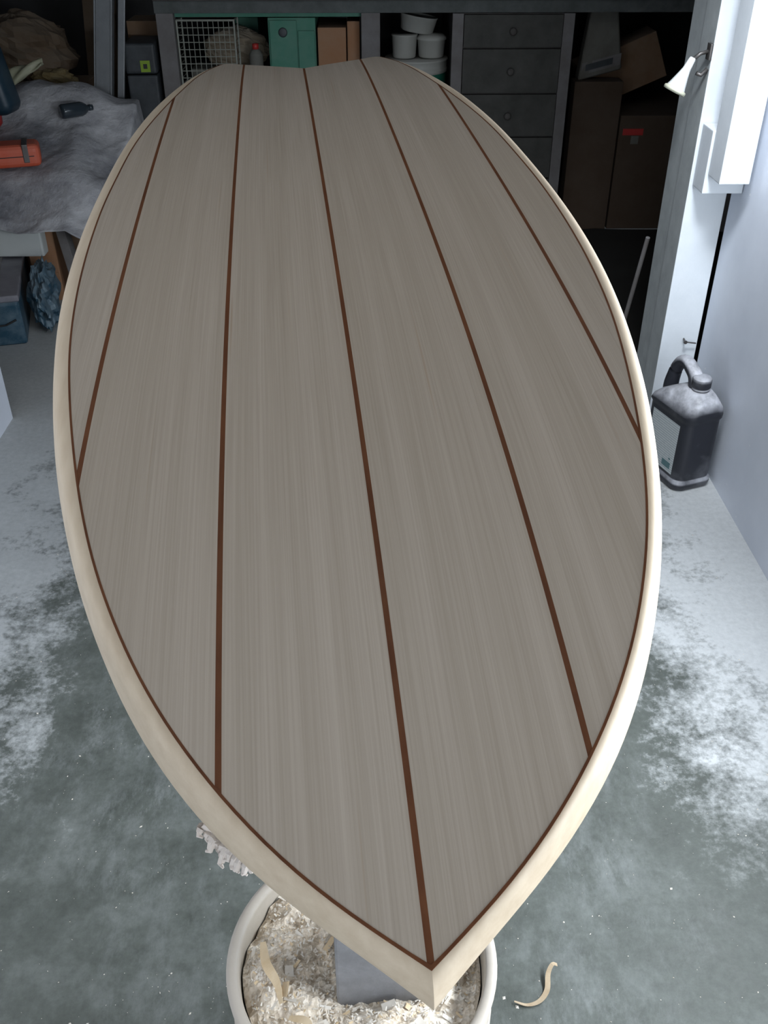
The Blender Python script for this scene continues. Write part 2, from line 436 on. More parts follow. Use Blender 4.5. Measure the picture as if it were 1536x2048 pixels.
# rails: lofted from the inner line over a rounded shoulder to the widest line and under
PROF = [(0, 0), (.13, .007), (.27, .028), (.40, .062), (.52, .112), (.64, .185), (.75, .285), (.85, .43), (.93, .61), (.98, .78), (1.0, 1.0), (.975, 1.16), (.88, 1.34), (.68, 1.50), (.3, 1.63), (-.6, 1.70)]
def drop(t):
    a = min(1, t/.16); a = a*a*(3-2*a)
    return (.0145 + .0125*a) if t < .75 else .027 - .015*(t-.75)/.25
def rail(side):
    bm = bmesh.new(); rows = []; n = len(inn)
    bev = .0026
    for i in range(n):
        a, b = inn[i], out[i]; t = i/(n-1)
        dr = drop(t)
        row = []
        for k, dz in PROF:
            p = a + (b-a)*k
            if k < 0:
                p = a + Vector(((1.0-a.x)*.06, -a.y*.10, 0))
            uu = max(p.y, 0.0) if i else 0.0
            row.append(bm.verts.new(surf(uu*side, p.x, dz*dr)))
        rows.append(row)
    for a, b in zip(rows[:-1], rows[1:]):
        for k in range(len(PROF)-1): bm.faces.new((a[k], a[k+1], b[k+1], b[k]))
    bmesh.ops.remove_doubles(bm, verts=bm.verts[:], dist=1e-6)
    return obj('rail', bm, M['rail'], board, smooth=True)
def line_inlay(side):
    """thin dark line let in between deck and rail"""
    bm = bmesh.new(); rows = []; n = len(inn)
    for i in range(n):
        p = inn[i]; q = inn[min(i+1, n-1)]; r = inn[max(i-1, 0)]
        t = (q-r).normalized(); nn = Vector((t.y, -t.x, 0))           # inward normal in (s,u)
        if nn.y > 0: nn = -nn
        wd = .0014
        a, b = p - nn*.0002, p + nn*wd
        if b.y < 0: b = Vector((p.x + wd*1.3, 0, 0))
        if i == 0: a = Vector((p.x-.0003, 0, 0)); b = Vector((p.x+wd*1.5, 0, 0))
        rows.append([bm.verts.new(surf(x.y*side, x.x, d)) for x, d in ((a, .004), (a, -.0003), (b, -.0003), (b, .004))])
    for a, b in zip(rows[:-1], rows[1:]):
        for k in range(4): bm.faces.new((a[k], a[(k+1) % 4], b[(k+1) % 4], b[k]))
    bm.faces.new(rows[0]); bm.faces.new(rows[-1][::-1])
    o = obj('perimeter_inlay', bm, M['strip'], board); o['label'] = 'thin dark line between deck and rail'
    return o
for side in (-1, 1): rail(side); line_inlay(side)
# underside and tail edge
def underside():
    bm = bmesh.new(); L = []
    n = len(inn)
    low = []
    for i in range(n):
        a, b = inn[i], out[i]; t = i/(n-1)
        dr = drop(t)
        p = a + Vector(((1.0-a.x)*.06, -a.y*.10, 0)); low.append((p.x, max(p.y, 0), 1.70*dr))
    rows = []
    for s, u, d in low:
        rows.append([bm.verts.new(surf(u*k, s, d)) for k in (-1, -.75, -.5, -.25, 0, .25, .5, .75, 1)])
    for a, b in zip(rows[:-1], rows[1:]):
        for k in range(8): 
            try: bm.faces.new((a[k], a[k+1], b[k+1], b[k]))
            except Exception: pass
    bmesh.ops.remove_doubles(bm, verts=bm.verts[:], dist=1e-6)
    return obj('underside', bm, M['rail'], board, smooth=True)
underside()
bm = bmesh.new(); rows = []
edge = [(-p.y, p.x) for p in tail] + [(p.y, p.x) for p in tail[::-1][1:]]
for u, s in edge:
    rows.append([bm.verts.new(surf(u, s, 0)), bm.verts.new(surf(u, s+.003, .003)), bm.verts.new(surf(u, s+.003, .02)), bm.verts.new(surf(u*.93, s-.05, .024))])
for a, b in zip(rows[:-1], rows[1:]):
    for k in range(3): bm.faces.new((a[k], a[k+1], b[k+1], b[k]))
obj('tail_edge', bm, M['rail'], board)

# ------------------------------------------------------------------ bucket stands
def make_stand(loc, ztop, label, rz=0.0):
    st = thing('board_stand', label, 'stand', loc, rz, None)
    R0, R1, Hh = .118, .136, .30
    prof = [(0, .001), (R0-.01, .001), (R0, .008), (R1-.004, Hh-.075), (R1+.004, Hh-.074), (R1+.004, Hh-.068), (R1-.003, Hh-.066), (R1-.002, Hh-.045),
            (R1+.003, Hh-.044), (R1+.003, Hh-.039), (R1-.001, Hh-.037), (R1+.001, Hh-.012), (R1+.005, Hh-.010), (R1+.006, Hh-.002), (R1+.002, Hh), (R1-.005, Hh), (R1-.007, Hh-.004),
            (R1-.010, Hh-.06), (R0-.004, .012), (0, .010)]
    obj('bucket', lathe(prof, 72), M['bucket'], st, smooth=True)
    bm = bmesh.new(); hw = .0445
    box(bm, .018-hw, .018+hw, .012-hw, .012+hw, .012, ztop-.085, .003)
    obj('post', bm, M['post_wood'], st)
    bm = bmesh.new(); box(bm, -.105, .105, -.019, .019, ztop-.085, ztop-.022, .003)
    obj('crossbar', bm, M['post_wood'], st)
    return st
def frayed_pad(st, pts, ztop, seed, name='padding'):
    """a strip of frayed towelling folded over the bar, with loose threads at its rim"""
    rnd = random.Random(seed); bm = bmesh.new(); n = 16
    (x0, y0), (x1, y1) = pts
    d = Vector((x1-x0, y1-y0, 0)); L = d.length; d.normalize(); nn = Vector((-d.y, d.x, 0))
    rows = []
    for i in range(n+1):
        t = i/n; c = Vector((x0, y0, 0)) + d*L*t
        row = []
        for k in range(9):
            a = (k/8-.5)*2
            pp = c + nn*(a*.019 + rnd.uniform(-.003, .003)); lx, ly = pp.x+st.location.x, pp.y+st.location.y
            zz = under(lx, ly) - .005 - .010*abs(a)**3 - rnd.uniform(0, .002)
            row.append(bm.verts.new(Vector((pp.x, pp.y, zz))))
        rows.append(row)
    for a, b in zip(rows[:-1], rows[1:]):
        for k in range(8): bm.faces.new((a[k], a[k+1], b[k+1], b[k]))
    r = bmesh.ops.extrude_face_region(bm, geom=bm.faces[:])
    for e in r['geom']:
        if isinstance(e, bmesh.types.BMVert): e.co.z -= .005
    for _ in range(70):
        side = rnd.choice((-1, 1)); t = rnd.random()**2; endw = rnd.random() < .45
        c = Vector((x0, y0, 0)) + d*L*(0 if endw else t) + nn*(side*.019 if not endw else rnd.uniform(-.02, .02)) 
        c.z = under(c.x+st.location.x, c.y+st.location.y) - .016
        dirv = (nn*side if not endw else -d)*rnd.uniform(.3, 1) + d*rnd.uniform(-.5, .5) + Vector((0, 0, -rnd.uniform(.4, 1.2)))
        lg = rnd.uniform(.15, .62)
        p = [c, c + dirv*.005*lg, c + dirv*.010*lg + Vector((0, 0, -.002)), c + dirv*.011*lg + Vector((rnd.uniform(-.003, .003), rnd.uniform(-.003, .003), -.002))]
        tube(bm, p, .0012, 6, rads=[.0028, .0025, .0018, .0008])
    return obj(name, bm, M['pad'], st)
ST = (-.012, .562)
BInv = BMi.inverted()
def under(x, y):
    """height of the board's underside over a floor point"""
    z = .8
    for _ in range(12):
        L_ = BInv @ Vector((x, y, z)); t = L_.y/S - 1; u = L_.x/S
        z -= L_.z - (-.0495*t*t + .0652*t**3 - .0723*t**4 - .1092*u*u - .0460)*S
    return z
zt1 = min(under(ST[0]+dx, ST[1]+dy) for dx in (-.105, .105) for dy in (-.02, .02)) - .004
st = make_stand((ST[0], ST[1], 0), zt1+.022, 'dusty white bucket with a square post, filled with sawdust under the board nose')
frayed_pad(st, ((-.091-ST[0], .368-ST[1]), (.03-ST[0], .545-ST[1])), None, 3)
S2 = (-.07, 1.52)
zt2 = min(under(S2[0]+dx, S2[1]+dy) for dx in (-.105, .105) for dy in (-.02, .02)) - .001
st2 = make_stand((S2[0], S2[1], 0), zt2+.022, 'second bucket stand hidden under the tail half of the board')

def sawdust(cx, cy, r, z, label, seed, chips):
    rnd = random.Random(seed); bm = bmesh.new(); rings = [[bm.verts.new((cx, cy, z))]]; n = 72
    hw = .0455
    for k in range(1, 27):
        rr = r*k/26; ring = []
        for i in range(n):
            a = 2*PI*i/n; x, y = rr*math.cos(a), rr*math.sin(a)
            h = .016*noise.noise(Vector((x*14+seed, y*14, 0))) + .009*noise.noise(Vector((x*45, y*45+seed, 3))) + .006*noise.noise(Vector((x*130, y*130, 8)))
            h += .016*max(0, 1 - abs(rr - .085)/.05) - .010
            ring.append(bm.verts.new((cx+x, cy+y, z+h)))
        rings.append(ring)
    for i in range(n): bm.faces.new((rings[0][0], rings[1][i], rings[1][(i+1) % n]))
    for a, b in zip(rings[1:-1], rings[2:]):
        for i in range(n): bm.faces.new((a[i], a[(i+1) % n], b[(i+1) % n], b[i]))
    for v in list(bm.verts): pass
    if chips:
        for _ in range(2600):
            a = rnd.uniform(0, 2*PI); rr = r*.97*math.sqrt(rnd.random()); x, y = cx+rr*math.cos(a), cy+rr*math.sin(a)
            if abs(x-cx-.018) < hw and abs(y-cy-.012) < hw: continue
            l = rnd.uniform(.0008, .0024) if rnd.random() < .975 else rnd.uniform(.004, .010)
            ww = l*rnd.uniform(.25, .6); th = rnd.uniform(0, PI)
            xx, yy = x-cx, y-cy; r0 = math.hypot(xx, yy)
            h = .016*noise.noise(Vector((xx*14+seed, yy*14, 0))) + .009*noise.noise(Vector((xx*45, yy*45+seed, 3))) + .016*max(0, 1-abs(r0-.085)/.05) - .010
            c0 = Vector((x, y, z+h+.0015)); d1 = Vector((math.cos(th), math.sin(th), rnd.uniform(-.3, .5)))*l; d2 = Vector((-math.sin(th), math.cos(th), rnd.uniform(-.4, .4)))*ww
            b4 = [bm.verts.new(c0+p) for p in (-d1-d2, d1-d2*.6, d1*.9+d2, -d1+d2)]
            f = bm.faces.new(b4); f.material_index = 1 if rnd.random() < .18 else 2
    m_ = [M['sawdust'], M['chip'], M['chip_pale']]
    return finish(obj('sawdust', bm, m_, smooth=False), label, 'sawdust', kind='stuff')
M['chip'] = wood_mat('wood_chip', (.66, .50, .30), (.76, .62, .43), (1, 1, 1), 60, .8, .2)
M['chip_pale'] = wood_mat('pale_wood_chip', (.68, .62, .53), (.82, .79, .73), (1, 1, 1), 60, .8, .2)
sawdust(ST[0], ST[1], .1262, .281, 'heap of pale sawdust and chips filling the white bucket under the nose', 5, True)

# a few larger shavings lying on the sawdust in the bucket
def ribbon(pts, wd, m, label, cat, name, curl=0.0, group=None, th=.0006):
    P = [Vector(p) for p in pts]; P = catmull([tuple(p) for p in P], 34); bm = bmesh.new(); rows = []
    for i, p in enumerate(P):
        t = (P[min(i+1, len(P)-1)] - P[max(i-1, 0)]).normalized(); up = Vector((0, 0, 1)); sdn = t.cross(up).normalized()
        a = curl*i/len(P); wv = (sdn*math.cos(a) + t.cross(sdn)*math.sin(a))*wd*(.35+.65*math.sin(PI*min(1, .12+i/len(P)*.88)))
        nv = t.cross(wv).normalized()*th
        rows.append([bm.verts.new(p-wv), bm.verts.new(p+wv), bm.verts.new(p+wv+nv), bm.verts.new(p-wv+nv)])
    for a, b in zip(rows[:-1], rows[1:]):
        for k in range(4): bm.faces.new((a[k], a[(k+1) % 4], b[(k+1) % 4], b[k]))
    bm.faces.new(rows[0]); bm.faces.new(rows[-1][::-1])
    return finish(obj(name, bm, m, smooth=False), label, cat, group)
ribbon([(-.118, .582, .296), (-.112, .555, .301), (-.100, .535, .300), (-.094, .515, .296)], .005, M['chip'], 'curved tan wood shaving inside the bucket beside its left rim', 'shaving', 'wood_shaving', .6)
ribbon([(-.085, .500, .297), (-.066, .492, .304), (-.060, .478, .300)], .0035, M['chip'], 'short tan wood shaving in the bucket just left of the post foot', 'shaving', 'wood_shaving', .8)
ribbon([(.250, .714, .012), (.243, .713, .016), (.236, .703, .010), (.232, .684, .004), (.220, .670, .003), (.203, .665, .003), (.186, .669, .005)], .0036, M['curl'],
       'long curled tan wood shaving lying on the concrete floor right of the bucket', 'shaving', 'wood_shaving', .5)

# crumbs scattered on the floor: nobody could count them
bm = bmesh.new(); rnd = random.Random(21)
def crumb(x, y, l):
    th = rnd.uniform(0, PI); ww = l*rnd.uniform(.3, .9); hh = l*rnd.uniform(.3, .8)
    d1 = Vector((math.cos(th), math.sin(th), 0))*l; d2 = Vector((-math.sin(th), math.cos(th), 0))*ww
    c0 = Vector((x, y, .0004))
    lo = [bm.verts.new(c0+p) for p in (-d1, -d2, d1, d2)]; ap = bm.verts.new(c0+Vector((0, 0, hh)))
    for i in range(4): bm.faces.new((lo[i], lo[(i+1) % 4], ap))
    bm.faces.new(lo[::-1])
for _ in range(1500):
    x = rnd.uniform(-.75, .8); y = rnd.uniform(.38, 1.9)
    if math.hypot(x-ST[0], y-ST[1]) < .13 or math.hypot(x+.07, y-1.52) < .13: continue
    crumb(x, y, .0006 + .0012*rnd.random()**3)
for _ in range(420):
    a = rnd.uniform(0, 2*PI); rr = .14 + abs(rnd.gauss(0, .09)); crumb(ST[0]+rr*math.cos(a), ST[1]+rr*math.sin(a), .0007+.0016*rnd.random()**2)
for _ in range(26): crumb(rnd.uniform(-.6, .55), rnd.uniform(.45, 1.3), rnd.uniform(.002, .0034))
finish(obj('wood_crumbs', bm, M['chip_pale']), 'pale wood crumbs strewn over the grey concrete floor', 'crumbs', kind='stuff')

# ------------------------------------------------------------------ right side: post, boards, lamp, jug
p = thing('timber_post', 'white painted square post at the end of the right wall with a grey left side', 'post', (.7885, 2.295, 0))
bm = bmesh.new(); box(bm, .741-.7885, .833-.7885, -.095, -.004, 0, 2.4, .002)
for f in bm.faces:
    if f.normal.x < -.5: f.material_index = 1  # left faces get the darker grey material
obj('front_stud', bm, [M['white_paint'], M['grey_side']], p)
bm = bmesh.new(); box(bm, .744-.7885, .833-.7885, -.003, .095, 0, 2.4, .002)
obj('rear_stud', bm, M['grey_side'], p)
bm = bmesh.new(); tube(bm, [(.797-.7885, -.094, .262), (.797-.7885, -.112, .260)], .0022, 8); tube(bm, [(.797-.7885, -.112, .260), (.797-.7885, -.114, .260)], .0048, 10)
tube(bm, [(.797-.7885, -.111, .260), (.825-.7885, -.108, .255)], .0018, 8)
nl = obj('bent_nail', bm, M['steel'], p)
bm = boxbm(.748, .838, 2.125, 2.197, .642, .775, .002)
finish(obj('timber_block', bm, M['white_paint']), 'short white block fixed on the front of the post with a board over it', 'block')
bm = boxbm(.753, .818, 2.045, 2.123, .684, 2.39, .002)
finish(obj('wall_batten', bm, M['white_paint']), 'bright white upright board fixed before the post, ending above the short block', 'board')

lamp = thing('spot_lamp', 'small white cone shaped lamp hanging off the left side of the white post', 'lamp', (.705, 2.21, .905))
ax = Vector((-.030, -.006, -.062)).normalized(); q = Vector((0, 0, -1)).rotation_difference(ax).to_matrix().to_4x4()
bm = lathe([(.0, .0), (.006, 0), (.0075, -.004), (.009, -.025), (.013, -.040), (.0185, -.058), (.0215, -.066), (.0215, -.070), (.019, -.070), (.016, -.062), (0, -.058)], 36)
obj('reflector', xform(bm, q), M['lampwhite'], lamp, smooth=True)
bm = lathe([(.0205, -.0655), (.0245, -.0665), (.0255, -.070), (.0245, -.074), (.0205, -.0735), (.0205, -.0655)], 36)
obj('rim', xform(bm, q), M['cream'], lamp, smooth=True)
bm = bmesh.new(); tube(bm, [(0, 0, -.004), (.014, 0, .008), (.030, 0, .012)], .004, 10); box(bm, .030, .036, -.012, .012, -.004, .028, .001)
tube(bm, [(.012, -.002, -.03), (.022, -.002, -.034), (.034, -.002, -.022)], .0045, 10)
obj('bracket', bm, M['steel'], lamp, smooth=True)

def jug():
    o = thing('jug', 'dusty black plastic jug with a grey printed label on the floor by the right wall', 'jug', (.756, 1.985, 0), math.radians(20))
    # body: rounded rectangle sections; x across (thin), y along (broad)
    def sec(hx, hy, rr, z, cx=0, cy=0, n=8):
        pts = []
        for sx, sy, a0 in ((1, 1, 0), (-1, 1, 90), (-1, -1, 180), (1, -1, 270)):
            for k in range(n+1):
                a = math.radians(a0 + 90*k/n); pts.append(Vector((cx+sx*(hx-rr)+rr*math.cos(a), cy+sy*(hy-rr)+rr*math.sin(a), z)))
        return pts
    HX, HY = .054, .084
    secs = [(HX-.010, HY-.010, .02, 0), (HX-.002, HY-.002, .024, .004), (HX, HY, .026, .012), (HX, HY, .026, .022), (HX-.004, HY-.004, .026, .027), (HX-.004, HY-.004, .026, .031), (HX-.004, HY-.004, .026, .176), (HX-.004, HY-.004, .026, .180),
            (HX-.001, HY-.001, .026, .186), (HX-.001, HY-.002, .028, .196), (HX-.006, HY-.010, .028, .212), (HX-.014, HY-.024, .026, .226), (HX-.024, HY-.040, .020, .240), (HX-.029, HY-.056, .016, .247)]
    bm = bmesh.new(); rings = []
    for i, (hx, hy, rr, z) in enumerate(secs):
        k = max(0, (z-.19)/.057); cy = -.030*k
        rings.append([bm.verts.new(v) for v in sec(hx, hy, rr, z, 0, cy)])
    for a, b in zip(rings[:-1], rings[1:]):
        n = len(a)
        for i in range(n): bm.faces.new((a[i], a[(i+1) % n], b[(i+1) % n], b[i]))
    bm.faces.new(rings[0][::-1]); bm.faces.new(rings[-1])
    obj('body', bm, M['jug'], o, smooth=True)
    bm = lathe([(.0, .240), (.021, .240), (.020, .252), (.0175, .254), (.0175, .262), (0, .262)], 32, 0, -.036)
    obj('neck', bm, M['jug'], o, smooth=True)
    bm = bmesh.new(); prof = [(0, .254), (.0205, .254), (.0215, .256), (.0215, .275), (.019, .279), (0, .280)]
    cap = lathe(prof, 48, 0, -.036)
    for v in cap.verts:
        r = Vector((v.co.x, v.co.y+.036, 0))
        if r.length > .0212:
            a = math.atan2(r.y, r.x); kk = 1 + (.02 if int(a/(2*PI)*48+.5) % 2 else -.01); v.co.x *= kk; v.co.y = -.036 + (v.co.y+.036)*kk
    bm.free(); obj('cap', cap, M['jug'], o, smooth=True)
    bm = bmesh.new()
    hp = [(0, -.022, .243), (0, -.012, .268), (0, .006, .281), (0, .026, .289), (0, .044, .283), (0, .057, .264), (0, .064, .240), (0, .068, .215), (0, .066, .195)]
    hp = catmull(hp, 26); tube(bm, hp, .012, 16, rads=[.019-.004*math.sin(PI*i/25) for i in range(26)])
    obj('handle', bm, M['jug'], o, smooth=True)
    # label on the broad face that looks to the left, with its dark panel low down
    bm = bmesh.new(); x = -(HX-.004)-.0008; uv = bm.loops.layers.uv.new()
    vs_ = [bm.verts.new(c) for c in ((x, .052, .036), (x, -.052, .036), (x, -.052, .168), (x, .052, .168))]; f = bm.faces.new(vs_)
    for l, c in zip(f.loops, ((0, 0), (1, 0), (1, 1), (0, 1))): l[uv].uv = c
    r = bmesh.ops.extrude_face_region(bm, geom=[f])
    for e in r['geom']:
        if isinstance(e, bmesh.types.BMVert): e.co.x += .0006
    lb = obj('label', bm, M['label'], o)
    for y0, y1, z0, z1 in ((-.043, -.012, .046, .062), (-.040, -.034, .070, .074), (.030, .036, .066, .071)): obj('label_print', boxbm(x-.0006, x, y0, y1, z0, z1), M['jug_print'], lb)
    return o
M['jug_print'] = dusty('teal_label_ink', (.05, .12, .13), (.2, .26, .27), .3, .6, 30, up=False)
jug()

# thin pale stick leaning beside the post
bm = bmesh.new(); tube(bm, [(.745, 2.62, .0), (.757, 2.50, .42)], .006, 10)
finish(obj('wooden_stick', bm, M['bench_pale']), 'thin pale stick leaning behind the foot of the white post', 'stick')

# ------------------------------------------------------------------ the bench wall at the back
b = thing('workbench', 'long dusty grey timber workbench along the back wall', 'workbench', (-.2, 3.8, 0))
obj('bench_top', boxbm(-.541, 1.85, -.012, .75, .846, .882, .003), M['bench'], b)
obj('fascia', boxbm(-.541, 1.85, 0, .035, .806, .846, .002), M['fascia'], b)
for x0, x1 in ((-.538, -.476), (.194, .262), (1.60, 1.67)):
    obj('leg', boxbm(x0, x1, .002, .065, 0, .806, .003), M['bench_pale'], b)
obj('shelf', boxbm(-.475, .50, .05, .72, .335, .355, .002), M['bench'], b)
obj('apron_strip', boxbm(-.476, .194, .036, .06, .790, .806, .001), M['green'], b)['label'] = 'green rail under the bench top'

# drawer cabinet
d = thing('drawer_cabinet', 'dark grey drawer cabinet under the bench with a scuffed front', 'cabinet', (.54, 3.8, 0))
obj('carcass', boxbm(-.204, .222, .012, .60, 0, .804, .003), M['bench'], d)
obj('stile', boxbm(-.218, -.178, -.004, .0115, 0, .804, .002), M['bench_pale'], d)
obj('stile', boxbm(.182, .222, -.004, .0115, 0, .804, .002), M['bench_pale'], d)
for z0, z1 in ((.694, .800), (.540, .688), (.386, .534), (.232, .380), (.06, .226)):
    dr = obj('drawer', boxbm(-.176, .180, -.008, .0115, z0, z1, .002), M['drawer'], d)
    bm = lathe([(0, 0), (.010, 0), (.008, .006), (.013, .014), (.010, .020), (0, .021)], 20); xform(bm, Matrix.Translation((0, -.008, (z0+z1)/2)) @ Matrix.Rotation(PI/2, 4, 'X'))
    obj('knob', bm, M['bench'], dr, smooth=True)

# green cabinet
g = thing('green_cabinet', 'green painted metal cabinet under the bench with a round dark dial', 'cabinet', (-.25, 3.84, .355))
obj('body', boxbm(-.094, .078, 0, .30, 0, .432, .003), M['green'], g)
obj('door', boxbm(-.088, .010, -.008, 0, .01, .424, .002), M['green'], g)
obj('door', boxbm(.014, .074, -.008, 0, .01, .39, .002), M['green'], g)
bm = lathe([(0, 0), (.016, 0), (.016, .004), (.012, .006), (0, .006)], 32); xform(bm, Matrix.Translation((-.040, -.008, .385)) @ Matrix.Rotation(PI/2, 4, 'X'))
obj('dial', bm, M['dark'], g, smooth=True)
# green box to its left above the slot
g2 = thing('green_box', 'small dark green tin standing behind the wire basket', 'box', (-.455, 4.16, .356))
obj('body', boxbm(-.045, .045, 0, .10, 0, .395, .004), M['green'], g2)
obj('lid', boxbm(-.047, .047, -.002, .102, .396, .42, .003), M['green'], g2)

# wire basket
wb = thing('wire_basket', 'white coated wire basket with a square mesh standing under the bench', 'basket', (-.568, 3.83, .355))
bm = bmesh.new(); x0, x1, z0, z1 = -.103, .103, .21, .425
fr = [(x0, 0, z0), (x1, 0, z0), (x1, 0, z1), (x0, 0, z1), (x0, 0, z0)]
for a, c in zip(fr[:-1], fr[1:]): tube(bm, [a, c], .0035, 8)
tube(bm, [(x0, 0, 0), (x0, 0, z0)], .0035, 8); tube(bm, [(x1, 0, 0), (x1, 0, z0)], .0035, 8)
tube(bm, [(x0, .11, 0), (x0, .11, z1)], .0035, 8); tube(bm, [(x1, .11, 0), (x1, .11, z1)], .0035, 8)
for x in (x0, x1):
    for z in (z0, z1): tube(bm, [(x, 0, z), (x, .11, z)], .0035, 8)
tube(bm, [(x0, .11, z1), (x1, .11, z1)], .0035, 8)
obj('frame', bm, M['wire'], wb)
bm = bmesh.new()
for i in range(1, 11): x = x0 + (x1-x0)*i/11; tube(bm, [(x, 0, z0), (x, 0, z1)], .0013, 6)
for i in range(1, 9): z = z0 + (z1-z0)*i/9; tube(bm, [(x0, .002, z), (x1, .002, z)], .0016, 6)
for i in range(1, 9):
    z = z0 + (z1-z0)*i/9
    for x in (x0, x1): tube(bm, [(x, 0, z), (x, .11, z)], .0013, 5)
obj('mesh', bm, M['wire'], wb)

def crumple(name, cx, cy, z0, rx, ry, rz, m, label, cat, seed, amp=.25, seg=28):
    bm = bmesh.new(); bmesh.ops.create_uvsphere(bm, u_segments=seg, v_segments=seg//2+4, radius=1)
    for v in bm.verts:
        n = v.co.normalized(); k = 1 + amp*noise.noise(n*2.1+Vector((seed, 0, 0))) + amp*.5*noise.noise(n*5.3+Vector((0, seed, 0))) + amp*.25*noise.noise(n*12)
        v.co = Vector((n.x*rx*k, n.y*ry*k, n.z*rz*k))
    zmin = min(v.co.z for v in bm.verts)*.82
    for v in bm.verts: v.co.z = max(v.co.z, zmin) - zmin
    return finish(obj(name, bm, m, smooth=False, loc=(cx, cy, z0)), label, cat)
M['bundle'] = dusty('dusty_tan_cloth', (.20, .16, .11), (.28, .25, .20), .5, .9, 16)
finish(obj('pale_box', boxbm(-.655, -.50, 3.952, 4.10, .356, .60, .003), M['bagpaper']), 'pale grey box low behind the wire basket', 'box')
crumple('cloth_bundle', -.485, 4.03, .601, .120, .062, .072, M['bundle'], 'rolled tan cloth bundle showing behind and right of the wire basket', 'cloth', 4, .18, 36)
# what the basket's brown bundle is seen beside: a pale jar with a red cap
j = thing('plastic_jar', 'pale plastic jar with a red cap right of the wire basket', 'jar', (-.400, 3.90, .356))
obj('body', lathe([(0, 0), (.024, 0), (.026, .004), (.026, .30), (.018, .315), (.012, .32), (0, .32)], 28), M['bagpaper'], j, smooth=True)
obj('cap', lathe([(0, .32), (.012, .32), (.012, .338), (0, .34)], 20), M['red'], j, smooth=True)

# cartons right of the green cabinet
finish(obj('cardboard_box', boxbm(-.166, -.062, 3.86, 4.12, .356, .752, .003), M['card_orange']), 'plain tan cardboard box standing right of the green cabinet', 'box')
finish(obj('cardboard_box', boxbm(-.058, -.012, 3.88, 4.10, .356, .770, .003), M['card_orange']), 'narrow taller tan carton between the box and the bench leg', 'box')

# paint bucket with tubs piled on it
pb = thing('paint_bucket', 'green and blue paint bucket with a white lid under the bench', 'bucket', (.205, 4.03, .356))
obj('body', lathe([(0, 0), (.100, 0), (.104, .004), (.112, .20)], 48), M['bucket_blue'], pb, smooth=True)
obj('print_band', lathe([(.1125, .150), (.1145, .150), (.1165, .222), (.1145, .222)], 48), M['bucket_green'], pb, smooth=True)['label'] = 'green printed band'
obj('rim', lathe([(.112, .20), (.116, .222), (.120, .224), (.121, .236), (.118, .238), (.119, .262), (.123, .266), (.121, .272), (0, .268)], 48), M['tub'], pb, smooth=True)
bm = lathe([(0, 0), (.056, 0), (.062, .004), (.070, .052), (.073, .054), (.071, .058), (.066, .056), (.058, .008), (0, .006)], 40)
xform(bm, Matrix.Translation((.205, 4.03, .716)) @ Matrix.Rotation(math.radians(9), 4, 'Y'))
finish(obj('plastic_tub', bm, M['tub'], smooth=True), 'shallow white tub tilted on top of the pile over the paint bucket', 'tub')
bm = lathe([(0, 0), (.040, 0), (.044, .004), (.048, .075), (.051, .078), (.049, .082), (0, .080)], 40)
finish(obj('plastic_tub', xform(bm, Matrix.Translation((.158, 4.01, .629))), M['tub'], smooth=True), 'small white lidded tub on the left of the paint bucket lid', 'tub')
bm = lathe([(0, 0), (.044, 0), (.048, .004), (.053, .06), (.057, .062), (.057, .070), (.045, .080), (0, .084)], 40)
finish(obj('plastic_tub', xform(bm, Matrix.Translation((.262, 4.02, .629))), M['tub'], smooth=True), 'wide white tub with a domed lid on the right of the paint bucket lid', 'tub')

# right of the drawers: bag, tilted carton, big carton with red mark
M['card_dark'] = dusty('dark_cardboard', (.055, .034, .020), (.09, .07, .055), .4, .9, 8)
crate = thing('cardboard_carton', 'large dark brown cardboard carton on the floor right of the drawer cabinet', 'carton', (1.12, 3.88, 0))
obj('body', boxbm(-.125, .34, 0, .45, 0, .44, .004), M['card_dark'], crate)
obj('tape', boxbm(-.11, -.03, -.0015, 0, .368, .392), M['red'], crate)['label'] = 'short red strip of tape'
obj('paper_patch', boxbm(-.075, -.045, -.0015, 0, .335, .365), M['bagpaper'], crate)
bm = boxbm(-.155, .155, 0, .14, -.085, .085, .003)
xform(bm, Matrix.Translation((1.0, 3.97, .585)) @ Matrix.Rotation(math.radians(-23), 4, 'Y'))
finish(obj('cardboard_box', bm, M['card']), 'brown cardboard box tilted on top of the large dark carton', 'box')
bag = thing('paper_sack', 'grimy paper sack with a pale printed foot leaning behind the tilted box', 'sack', (.895, 3.90, 0))
bm = bmesh.new()
box(bm, -.08, .085, 0, .065, .58, .80, .012, 3)
for v in bm.verts:
    k = (v.co.z-.58)/.22; v.co.x = v.co.x*(1-.38*k) - .005*k; v.co.y += .01*noise.noise(v.co*20)
    v.co.z += .02*v.co.x/.08*(1-k)
obj('sack_body', bm, M['bagpaper'], bag, smooth=False)
bm = boxbm(-.070, .075, -.003, -.0005, .600, .640, 0)
for v in bm.verts: v.co.z += .02*v.co.x/.08
obj('printed_panel', bm, M['bench_pale'], bag)
bm = boxbm(-.055, .045, -.0045, -.003, .610, .632, 0)
for v in bm.verts: v.co.z += .02*v.co.x/.08
obj('print_patch', bm, M['dark'], bag)
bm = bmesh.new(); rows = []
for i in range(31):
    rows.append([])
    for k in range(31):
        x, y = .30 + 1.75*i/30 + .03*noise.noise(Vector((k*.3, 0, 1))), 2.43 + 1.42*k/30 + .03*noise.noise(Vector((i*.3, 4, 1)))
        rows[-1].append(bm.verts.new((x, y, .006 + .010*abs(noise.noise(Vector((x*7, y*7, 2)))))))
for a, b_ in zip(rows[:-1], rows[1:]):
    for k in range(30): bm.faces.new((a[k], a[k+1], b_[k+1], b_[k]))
finish(obj('shade_sheet', bm, M['floor_shade'], smooth=True), 'black sheet added as shade on the floor behind the white post', 'shade_sheet')  # added sheet, paints the deep shade over the back right floor
